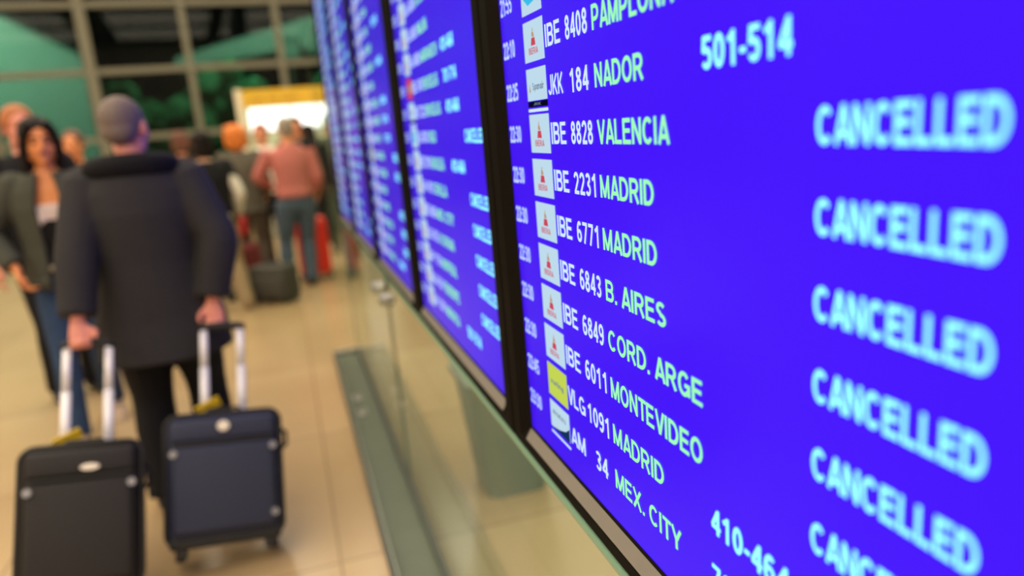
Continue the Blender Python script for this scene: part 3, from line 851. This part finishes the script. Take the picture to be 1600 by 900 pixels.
SK1 = skin('warm_skin', s2l(226, 150, 110)); SK2 = skin('orange_skin', s2l(232, 150, 96)); SK3 = skin('pink_skin', s2l(228, 150, 130))  # SK2 is an even orange skin colour
H_BLACK = pbr('near_black_hair', (0.010, 0.007, 0.006), 0.6, spec=.15, noise=0.3, nscale=80)
H_GREY = pbr('grey_brown_hair', s2l(112, 98, 92), 0.7, noise=0.25, nscale=120)
H_GINGER = pbr('ginger_hair', s2l(170, 98, 48), 0.6, noise=0.25, nscale=70)
H_ORANGE = pbr('bright_orange_hair', s2l(214, 120, 40), 0.6, noise=0.3, nscale=60)
H_BROWN = pbr('brown_hair', s2l(95, 55, 38), 0.6, noise=0.25, nscale=70)
H_RED = pbr('auburn_hair', s2l(120, 55, 35), 0.6, noise=0.25, nscale=70)
H_SILVER = pbr('silver_hair', s2l(150, 138, 125), 0.6, noise=0.2, nscale=90)
JEANS = cloth('blue_denim', s2l(46, 66, 98), n=.4, sc=8); JEANS_G = cloth('grey_blue_denim', s2l(78, 92, 108), n=.2, sc=10)
BLACKT = cloth('black_trouser_cloth', s2l(24, 24, 28))

person('person in charcoal coat seen from behind, pulling two suitcases', (-.550, 3.15, 0), R(2), 1.69, dict(
    skin=SK3, hair=H_GREY, style='cropped', build=1.05, vox=.0065, turn=-22,
    trousers=BLACKT, trouser_fit=1.12, shoe=M_BLACKCLOTH, rfoot=(.12, .10, .085), lfoot=(-.11, -.02, .085),
    coat=cloth('charcoal_wool', s2l(47, 46, 49), n=.2, sc=60), coat_extra=.040, coat_hem=.70, flare=.035, coat_cut=.93,
    rhand=(.215, -.12, .915), lhand=(-.255, -.235, .93), relbow=(1, -.4, 0), lelbow=(-1, -.4, 0),
    rhd=(0, -.30, -1), lhd=(.05, -.45, -.89), rpalm=(-.1, -1, .3), lpalm=(.1, -.9, .5), rthumb=(-1, 0, 0), lthumb=(1, 0, 0), rcurl=1.15, lcurl=1.15,
    collar=cloth('black_hood_cloth', s2l(14, 14, 20)), collar_name='hood', collar_size=(.135, .098, .050, 1.475)))

person('person with long dark hair in grey jacket, white top and jeans, walking forward', (-1.145, 4.27, 0), R(180 + 6), 1.685, dict(
    skin=SK2, hair=H_BLACK, style='long', female=True, vox=.007, turn=14, nod=-4, build=.95,
    trousers=JEANS, trouser_fit=.92, shoe=cloth('cream_shoe_leather', s2l(205, 180, 150), .5), belt=pbr('pale_belt', s2l(150, 140, 120), .5),
    rfoot=(.07, .26, .095), lfoot=(-.06, -.22, .13), lpitch=-25, rpitch=10,
    layers=[('top', cloth('white_top_cloth', s2l(222, 205, 200)), 1.10, 1.315, .006), ('vest', cloth('black_vest_knit', s2l(18, 18, 20)), .94, 1.235, .016)],
    coat=cloth('grey_jacket_cloth', s2l(70, 72, 64)), coat_name='jacket', coat_extra=.030, coat_hem=.92, open=.34, flare=.01, coat_cut=.9,
    rhand=(.20, .15, 1.0), relbow=(1, -.6, 0), lhand=(-.26, -.08, .88), lelbow=(-.6, -1, 0), rhd=(-.25, .25, -1), rpalm=(-1, .1, .1), rcurl=.7, lcurl=.5))

person('person with ginger hair and dark jacket half hidden behind the long-haired walker', (-1.445, 5.05, 0), R(180 + 30), 1.80, dict(
    skin=SK3, hair=H_GINGER, style='short', vox=.009, trousers=BLACKT, shirt=cloth('black_sweater_cloth', s2l(26, 26, 30)), coat=cloth('black_jacket_cloth', s2l(24, 25, 28)), coat_name='jacket', coat_hem=.82, open=.35))
person('distant person with an orange face between the long-haired walker and the charcoal coat', (-1.635, 7.0, 0), R(180), 1.70, dict(
    skin=SK2, hair=H_BROWN, style='short', vox=.010, trousers=BLACKT, shirt=cloth('maroon_sweater_cloth', s2l(70, 30, 30)), coat=cloth('brown_jacket_cloth', s2l(60, 44, 36)), coat_name='jacket', coat_hem=.85, open=.35))

person('person in pink shirt and blue jeans seen from behind beside the boards', (.090, 7.60, 0), R(6), 1.70, dict(
    skin=SK1, hair=H_SILVER, style='short', build=1.08, vox=.009, trousers=JEANS_G, trouser_fit=1.0, shoe=cloth('dark_shoe_cloth', s2l(40, 36, 40)),
    rfoot=(.05, .02, .085), lfoot=(-.19, .02, .085), belt=pbr('black_belt', (.02, .02, .02), .5), headfwd=.03,
    shirt=cloth('pink_shirt_cloth', s2l(190, 112, 104)), shirt_extra=.022, shirt_hem=.955, shirt_cut=.6,
    lhand=(-.16, .22, 1.04), lelbow=(-1, -.35, 0), rhand=(.23, .12, .93), relbow=(.3, -1, 0), lcurl=.7, rcurl=.7))

person('person with bushy orange hair and olive grey jacket, back turned', (-.400, 8.0, 0), R(-8), 1.665, dict(
    skin=SK1, hair=H_ORANGE, style='puff', female=True, vox=.010, trousers=cloth('taupe_trouser_cloth', s2l(92, 84, 72)),
    coat=cloth('olive_grey_jacket_cloth', s2l(92, 88, 76)), coat_name='jacket', coat_hem=.84, coat_extra=.03,
    lhand=(-.18, .2, 1.0), rhand=(.2, .16, 1.0), lcurl=.7, rcurl=.7))
person('person with brown hair in dark brown jacket, standing right of the charcoal coat', (-1.07, 9.2, 0), R(-25), 1.67, dict(
    skin=SK1, hair=H_BROWN, style='bob', female=True, vox=.010, trousers=BLACKT, coat=cloth('dark_brown_jacket_cloth', s2l(52, 36, 32)), coat_name='jacket', coat_hem=.8))
person('person with black hair, black vest, white sleeves and khaki trousers beside the charcoal coat', (-.63, 6.9, 0), R(14), 1.61, dict(
    skin=SK1, hair=H_BLACK, style='bob', female=True, vox=.009, trousers=cloth('khaki_trouser_cloth', s2l(158, 138, 106)), trouser_fit=1.05, shoe=cloth('tan_shoe_leather', s2l(150, 128, 96), .5),
    shirt=cloth('white_sleeve_cloth', s2l(226, 220, 204)), shirt_extra=.014, coat=cloth('black_vest_cloth', s2l(22, 22, 24)), coat_name='vest', coat_hem=.90, coat_extra=.028, coat_cut=-.55,
    rhand=(.24, .10, .95), lhand=(-.24, .14, .96), rfoot=(.17, -.05, .085), lfoot=(-.10, .12, .085)))
person('person with auburn hair and white shirt between the orange hair and the pink shirt', (-.17, 8.95, 0), R(170), 1.69, dict(
    skin=SK1, hair=H_RED, style='short', vox=.010, trousers=BLACKT, shirt=cloth('white_shirt_cloth', s2l(228, 224, 214)), shirt_extra=.02))
person('tall person with black hair showing over the head of the pink shirt', (.235, 9.7, 0), R(178), 1.755, dict(
    skin=SK1, hair=H_BLACK, style='bob', vox=.010, trousers=BLACKT, shirt=cloth('grey_sweater_cloth', s2l(90, 80, 76)), shirt_extra=.02, coat=cloth('black_parka_cloth', s2l(20, 20, 22)), coat_name='jacket', open=.3, coat_hem=.8))
person('person with black hair and dark clothes just right of the pink shirt', (.43, 10.6, 0), R(15), 1.67, dict(
    skin=SK1, hair=H_BLACK, style='long', female=True, vox=.010, trousers=BLACKT, coat=cloth('black_cardigan_cloth', s2l(22, 20, 22)), coat_name='cardigan', coat_hem=.85))

# ------------------------------------------------------------------ luggage
M_POLE = pbr('bright_aluminium_tube', s2l(236, 234, 238), 0.35, 0.1)
M_RUB = pbr('black_rubber', (0.012, 0.012, 0.012), 0.6, noise=0.1, nscale=50)
M_TAGY = pbr('yellow_plastic', s2l(238, 200, 40), 0.45)
M_BADGE = pbr('pale_metal_badge', s2l(240, 232, 215), 0.3, 0.2)
M_STUD = pbr('grey_stud', s2l(150, 150, 155), 0.35, 0.6)
def suitcase(label, loc, rotz, tilt, roll, col, pipe, badge, tag_side, hgt, Wd=.40, D=.19, Ht=.54, studs=3):
    """soft cabin case: wheels and back panel at y = 0, front panel towards -y; leaned over its wheels"""
    t = thing('suitcase', label, 'suitcase', loc, rotz, 'pair of pulled suitcases')
    t.rotation_euler = Euler((-tilt, roll, rotz), 'XYZ')
    z0 = .03
    bm = bmesh.new(); box(bm, -Wd / 2, Wd / 2, -D, 0, z0, z0 + Ht, 0, .040, 5)
    for v in bm.verts:                                        # stuffed: the front swells
        if v.co.y < -D * .5:
            f = (1 - (2 * v.co.x / Wd) ** 2) * (1 - (2 * (v.co.z - z0 - Ht / 2) / Ht) ** 2)
            v.co.y -= .02 * f
    build('body', bm, col, t, True)
    bm = bmesh.new(); box(bm, -Wd / 2 + .022, Wd / 2 - .022, -D - .030, -D + .02, z0 + .035, z0 + Ht * .76, 0, .022, 4); build('front_pocket', bm, col, t, True)
    bm = bmesh.new(); box(bm, -Wd / 2 + .018, Wd / 2 - .018, -D - .022, -D + .02, z0 + Ht * .775, z0 + Ht - .02, 0, .020, 4); build('upper_pocket', bm, col, t, True)
    def loop(y, m, z_0, z_1, r):
        pts = []
        for cx, cz, st in ((1, 1, 0), (-1, 1, 90), (-1, -1, 180), (1, -1, 270)):
            for q in range(6):
                an = R(st + 90 * q / 5); rc = .045
                pts.append(((Wd / 2 - m - rc) * cx + rc * math.cos(an), y, (z_0 + z_1) / 2 + ((z_1 - z_0) / 2 - rc) * cz + rc * math.sin(an)))
        b = bmesh.new(); tube(b, pts, r, (0, 1, 0), 8, closed=True); return b
    build('piping', loop(-D + .006, 0, z0, z0 + Ht, .006), pipe, t, True)
    build('piping', loop(-.012, 0, z0, z0 + Ht, .006), pipe, t, True)
    bm = bmesh.new(); tube(bm, [(-Wd / 2 + .03, -D - .026, z0 + Ht * .768), (Wd / 2 - .03, -D - .026, z0 + Ht * .768)], .005, (0, 0, 1), 8); build('zip', bm, M_RUB, t)
    # base with wheels and skids
    bm = bmesh.new(); box(bm, -Wd / 2 + .01, Wd / 2 - .01, -D + .005, .012, z0 - .012, z0 + .04, 0, .012, 3); build('base', bm, M_RUB, t, True)
    for q in (1, -1):
        bm = bmesh.new(); disc(bm, (q * (Wd / 2 - .035), -.006, .0), (1, 0, 0), .036, .032, 24); build('wheel', bm, M_RUB, t, True)
        bm = bmesh.new(); box(bm, q * (Wd / 2 - .05) - .018, q * (Wd / 2 - .05) + .018, -D + .01, -D + .06, -.012, z0 + .01, 0, .006); build('foot', bm, M_RUB, t)
        bm = bmesh.new(); zt = z0 + Ht
        tube(bm, [(q * .066, -.022, zt - .03), (q * .066, -.022, zt + hgt * .55)], [(.0165, .009)] * 2, (1, 0, 0), 14)
        tube(bm, [(q * .066, -.022, zt + hgt * .55), (q * .066, -.022, zt + hgt)], [(.0145, .0075)] * 2, (1, 0, 0), 14)
        build('pole', bm, M_POLE, t, True)
        bm = bmesh.new(); disc(bm, (q * .066, -.022, zt + .004), (0, 0, 1), .022, .014, 16); build('pole_collar', bm, M_STUD, t)
    bm = bmesh.new(); tube(bm, [(-.085, -.022, zt + hgt), (-.06, -.022, zt + hgt + .006), (0, -.022, zt + hgt + .008), (.06, -.022, zt + hgt + .006), (.085, -.022, zt + hgt)], [.013, .015, .016, .015, .013], (0, 1, 0), 12); build('grip', bm, M_RUB, t, True)
    bm = bmesh.new(); tube(bm, [(-.07, -D * .55, zt - .004), (-.05, -D * .55, zt + .02), (.05, -D * .55, zt + .02), (.07, -D * .55, zt - .004)], [(.012, .006)] * 4, (0, 1, 0), 8); build('carry_handle', bm, M_RUB, t, True)
    bm = bmesh.new(); tube(bm, [(Wd / 2, -D * .5, z0 + Ht * .66), (Wd / 2 + .022, -D * .5, z0 + Ht * .70), (Wd / 2 + .022, -D * .5, z0 + Ht * .80), (Wd / 2, -D * .5, z0 + Ht * .84)], .008, (0, 1, 0), 8); build('side_handle', bm, M_RUB, t, True)
    bx, bz, ba, bh = badge
    bm = bmesh.new(); tube(bm, [(bx, -D - .018, bz), (bx, -D - .030, bz)], [(ba, bh), (ba * .9, bh * .85)], (1, 0, 0), 24); build('badge', bm, M_BADGE, t)
    for sx, sz in ((-Wd / 2 + .03, z0 + Ht * .70), (Wd / 2 - .03, z0 + Ht * .70), (Wd / 2 - .03, z0 + Ht * .18))[:studs]:
        bm = bmesh.new(); disc(bm, (sx, -D - .032, sz), (0, 1, 0), .013, .010, 16); build('stud', bm, M_STUD, t)
    # luggage tag tied round a pole foot
    bm = bmesh.new(); box(bm, -.045, .045, -.004, .004, -.020, .020, 0, .003)
    xform(bm, Matrix.Translation((tag_side * .066 + .012, -.062, zt + .036)) @ Euler((R(35), R(-25), 0)).to_matrix().to_4x4()); build('luggage_tag', bm, M_TAGY, t)
    bm = bmesh.new(); tube(bm, [(tag_side * .066, -.022, zt + .03), (tag_side * .066 + .01, -.045, zt + .03), (tag_side * .066 + .02, -.053, zt + .024)], .004, (0, 0, 1), 6); build('tag_strap', bm, M_TAGY, t)
    return t
CASE_BLACK = pbr('black_ballistic_nylon', s2l(27, 24, 23), 0.7, noise=0.2, nscale=90, bump=0.2)
CASE_NAVY = pbr('navy_ballistic_nylon', s2l(37, 43, 68), 0.7, noise=0.2, nscale=90, bump=0.2)
suitcase('black soft suitcase with pill-shaped pale badge, pulled in the left hand', (-.830, 2.48, .034), R(8), R(27), R(9), CASE_BLACK, M_RUB, (.025, .425, .030, .012), -1, .37, Wd=.35, Ht=.475, studs=2)
suitcase('navy blue soft suitcase with round pale badge, pulled in the right hand', (-.390, 2.64, .034), R(3), R(24), R(7), CASE_NAVY, M_RUB, (.0, .43, .022, .020), -1, .34, Wd=.39, D=.17, Ht=.45)

# red hard-shell case behind the jeans
t = thing('suitcase', 'bright red hard-shell suitcase standing behind the legs in blue jeans', 'suitcase', (.20, 7.98, 0), R(2))
M_RED = pbr('red_polycarbonate', s2l(240, 40, 24), 0.35, coat=.3)
bm = bmesh.new(); box(bm, -.165, .165, -.12, .12, .05, .67, 0, .06, 5); build('shell', bm, M_RED, t, True)
for i in range(5):
    bm = bmesh.new(); box(bm, -.14 + .07 * i - .012, -.14 + .07 * i + .012, -.128, -.112, .12, .60, 0, .005); build('rib', bm, M_RED, t, True)
for sx in (-.15, .15):
    for sy in (-.08, .08):
        bm = bmesh.new(); disc(bm, (sx, sy, .028), (1, 0, 0), .028, .024, 18); build('wheel', bm, M_RUB, t); 
        bm = bmesh.new(); box(bm, sx - .02, sx + .02, sy - .02, sy + .02, .03, .06, 0, .004); build('wheel_mount', bm, M_RUB, t)
bm = bmesh.new(); tube(bm, [(-.06, 0, .665), (-.05, 0, .69), (.05, 0, .69), (.06, 0, .665)], .010, (0, 1, 0), 8); build('carry_handle', bm, M_RUB, t, True)

# dark grey case lying near the queue
t = thing('suitcase', 'dark grey soft suitcase standing aslant on the floor left of the blue jeans', 'suitcase', (-.215, 7.05, 0), R(-32))
CASE_GREY = pbr('dark_grey_nylon', s2l(62, 60, 54), 0.7, noise=0.2, nscale=60, bump=0.2)
bm = bmesh.new(); box(bm, -.20, .20, -.13, .13, .03, .36, 0, .04, 4); build('body', bm, CASE_GREY, t, True)
bm = bmesh.new(); box(bm, -.17, .17, -.155, -.11, .07, .26, 0, .02, 3); build('front_pocket', bm, CASE_GREY, t, True)
bm = bmesh.new(); tube(bm, [(-.08, 0, .355), (-.06, 0, .39), (.06, 0, .39), (.08, 0, .355)], .011, (0, 1, 0), 8); build('carry_handle', bm, M_RUB, t, True)
for sx in (-.15, .15):
    for sy in (-.09, .09):
        bm = bmesh.new(); disc(bm, (sx, sy, .021), (1, 0, 0), .021, .03, 14); build('wheel', bm, M_RUB, t)

# luggage trolley with bags
M_CART = pbr('sandy_metal_tube', s2l(96, 90, 78), 0.4, 0.3)
t = thing('luggage_trolley', 'grey metal luggage trolley with red bags, in front of the orange-haired person', 'trolley', (-.52, 7.50, 0), R(-84))
bm = bmesh.new()
for q in (1, -1):
    tube(bm, [(q * .17, -.18, .12), (q * .17, .30, .10)], .014, (1, 0, 0), 8); tube(bm, [(q * .17, -.18, .12), (q * .18, -.22, .40), (q * .18, -.30, .92)], .016, (1, 0, 0), 8)
for y in (-.15, .0, .15, .28): tube(bm, [(-.17, y, .112), (.17, y, .112)], .010, (0, 0, 1), 8)
for z, y in ((.35, -.21), (.55, -.245), (.75, -.275)): tube(bm, [(-.18, y, z), (.18, y, z)], .010, (0, 0, 1), 8)
build('frame', bm, M_CART, t, True)
bm = bmesh.new(); tube(bm, [(-.20, -.305, .93), (.20, -.305, .93)], .020, (0, 0, 1), 12); build('handle', bm, M_RUB, t, True)
for x, y in ((-.16, -.14), (.16, -.14), (0, .28)):
    bm = bmesh.new(); disc(bm, (x, y, .05), (1, 0, 0), .05, .03, 20); build('wheel', bm, M_RUB, t)
    bm = bmesh.new(); box(bm, x - .022, x + .022, y - .02, y + .02, .05, .108, 0, .004); build('wheel_fork', bm, M_CART, t)
def bag(label, loc, rz, sx, sy, sz, m, cat='bag', name='travel_bag'):
    t = thing(name, label, cat, loc, rz)
    bm = bmesh.new(); box(bm, -sx / 2, sx / 2, -sy / 2, sy / 2, 0, sz, 0, min(sx, sy, sz) * .28, 5)
    build('body', bm, m, t, True)
    bm = bmesh.new(); tube(bm, [(-sx * .28, 0, sz - .015), (-sx * .2, 0, sz + .05), (sx * .2, 0, sz + .05), (sx * .28, 0, sz - .015)], .009, (0, 1, 0), 8); build('strap', bm, M_RUB, t, True)
    bm = bmesh.new(); tube(bm, [(-sx * .42, -sy * .30, sz * .985), (sx * .42, -sy * .30, sz * .985)], .006, (0, 0, 1), 6); build('zip', bm, M_DARKSTEEL, t)
bag('maroon travel bag on the deck of the luggage trolley', (-.47, 7.50, .122), R(6), .30, .26, .42, pbr('maroon_canvas', s2l(110, 38, 36), .8, noise=.2, nscale=40))
bag('bright red shoulder bag on top of the maroon bag on the trolley', (-.50, 7.50, .600), R(-6), .20, .16, .20, pbr('red_canvas', s2l(190, 40, 44), .7, noise=.2, nscale=40))


# ------------------------------------------------------------------ kiosk at the far end
t = thing('kiosk', 'information kiosk with yellow fascia over a bright white lit panel', 'kiosk', (.35, 12.0, 0))
M_YEL = pbr('yellow_fascia', s2l(205, 165, 34), 0.5, noise=.04, nscale=4, emis=s2l(200, 150, 20), estr=.10)  # faint emission added, the yellow glows slightly by itself
M_CREAM = pbr('cream_post', s2l(225, 215, 185), 0.5)
M_LIT = emit('white_light_panel', (1.0, 0.97, 0.86), 2.6)
def kb(name, x0, x1, y0, y1, z0, z1, m, bev=.0, par=t): 
    bm = bmesh.new(); box(bm, x0, x1, y0, y1, z0, z1, 0, bev); return build(name, bm, m, par, off=(.35, 12.0, 0))
fas = kb('fascia', -.42, 1.5, 11.9, 12.8, 2.00, 2.26, M_YEL, .01)
bm = bmesh.new()
x = -.30
for wl in (7, 5, 9):
    for q in range(wl):
        box(bm, x, x + .018, 11.895, 11.899, 2.10 + (q * 7 % 3) * .004, 2.145); x += .028
    x += .06
build('lettering', bm, pbr('brown_sign_lettering', s2l(150, 100, 40), .6), fas, off=(.35, 12.0, 0))
kb('post', -.52, -.425, 11.88, 11.97, 0, 2.28, M_CREAM, .008); kb('post', 1.505, 1.585, 11.88, 11.97, 0, 2.25, M_CREAM, .008)
kb('light_panel', -.36, .24, 12.02, 12.05, 1.66, 1.995, M_LIT); kb('light_panel', .27, .87, 12.02, 12.05, 1.66, 1.995, M_LIT); kb('light_panel', .90, 1.46, 12.02, 12.05, 1.66, 1.995, M_LIT)
kb('back_wall', -.42, 1.5, 12.08, 12.16, 0.0, 1.999, pbr('pale_green_wall', s2l(190, 200, 170), .7))
kb('counter', -.42, 1.5, 11.9, 12.08, 0.0, 1.08, pbr('grey_counter', s2l(150, 150, 130), .6), .01)

# outside details behind the glazing: made-up canopy for the bright band, lamp box, planting
can = thing('canopy', 'made-up sloping canopy shaped after the bright green band in the glass above the kiosk', 'canopy', wpt(1.0, 6.0, -0.05))
bm = bmesh.new(); prism_w(bm, [(-1.8, 3.38), (2.8, 3.95), (2.8, 4.80), (-1.8, 3.62)], 5.2, 7.6); build('deck', bm, M_OUT, can, off=can.location)
for u in (-1.5, 2.2):
    bm = bmesh.new(); wbox(bm, u - .06, u + .06, 6.3, 6.42, -.05, 3.40 + (u + 1.8) * .124); build('post', bm, M_ALU, can, off=can.location)
hed = bmesh.new()
rh = random.Random(5)
for i in range(520):
    u = -3.1 + 5.6 * rh.random(); z = rh.random() * 2.75 * (1 - .12 * math.sin(u * 2.3)); n_ = 3.0 + .5 * rh.random()
    c = wpt(u, n_, max(.1, z)); r_ = .13 + .16 * rh.random()
    res = bmesh.ops.create_icosphere(hed, subdivisions=1, radius=r_)
    for v in res['verts']: v.co = c + v.co * (.75 + .5 * rh.random())
h_ = build('hedge', hed, pbr('clipped_green_leaves', (0.15, 0.40, 0.20), 0.7, noise=.5, nscale=9), None)
h_['kind'] = 'stuff'; tag(h_, 'dark green hedge growing outside the glass behind the queue', 'hedge')

lb = thing('light_box', 'pale green lit panel outside the glass beneath the canopy', 'lamp', wpt(.81, 4.5, -0.05))
bm = bmesh.new(); wbox(bm, .57, 1.05, 4.48, 4.5, 3.44, 3.84); build('diffuser', bm, emit('pale_outside_lamp', (.75, .9, .75), 1.6), lb, off=lb.location)
bm = bmesh.new(); wbox(bm, .53, 1.09, 4.501, 4.62, 3.40, 3.88); build('housing', bm, M_ROOF, lb, off=lb.location)
bm = bmesh.new(); wbox(bm, .78, .84, 4.52, 4.58, -.05, 3.40); build('post', bm, M_ALU, lb, off=lb.location)
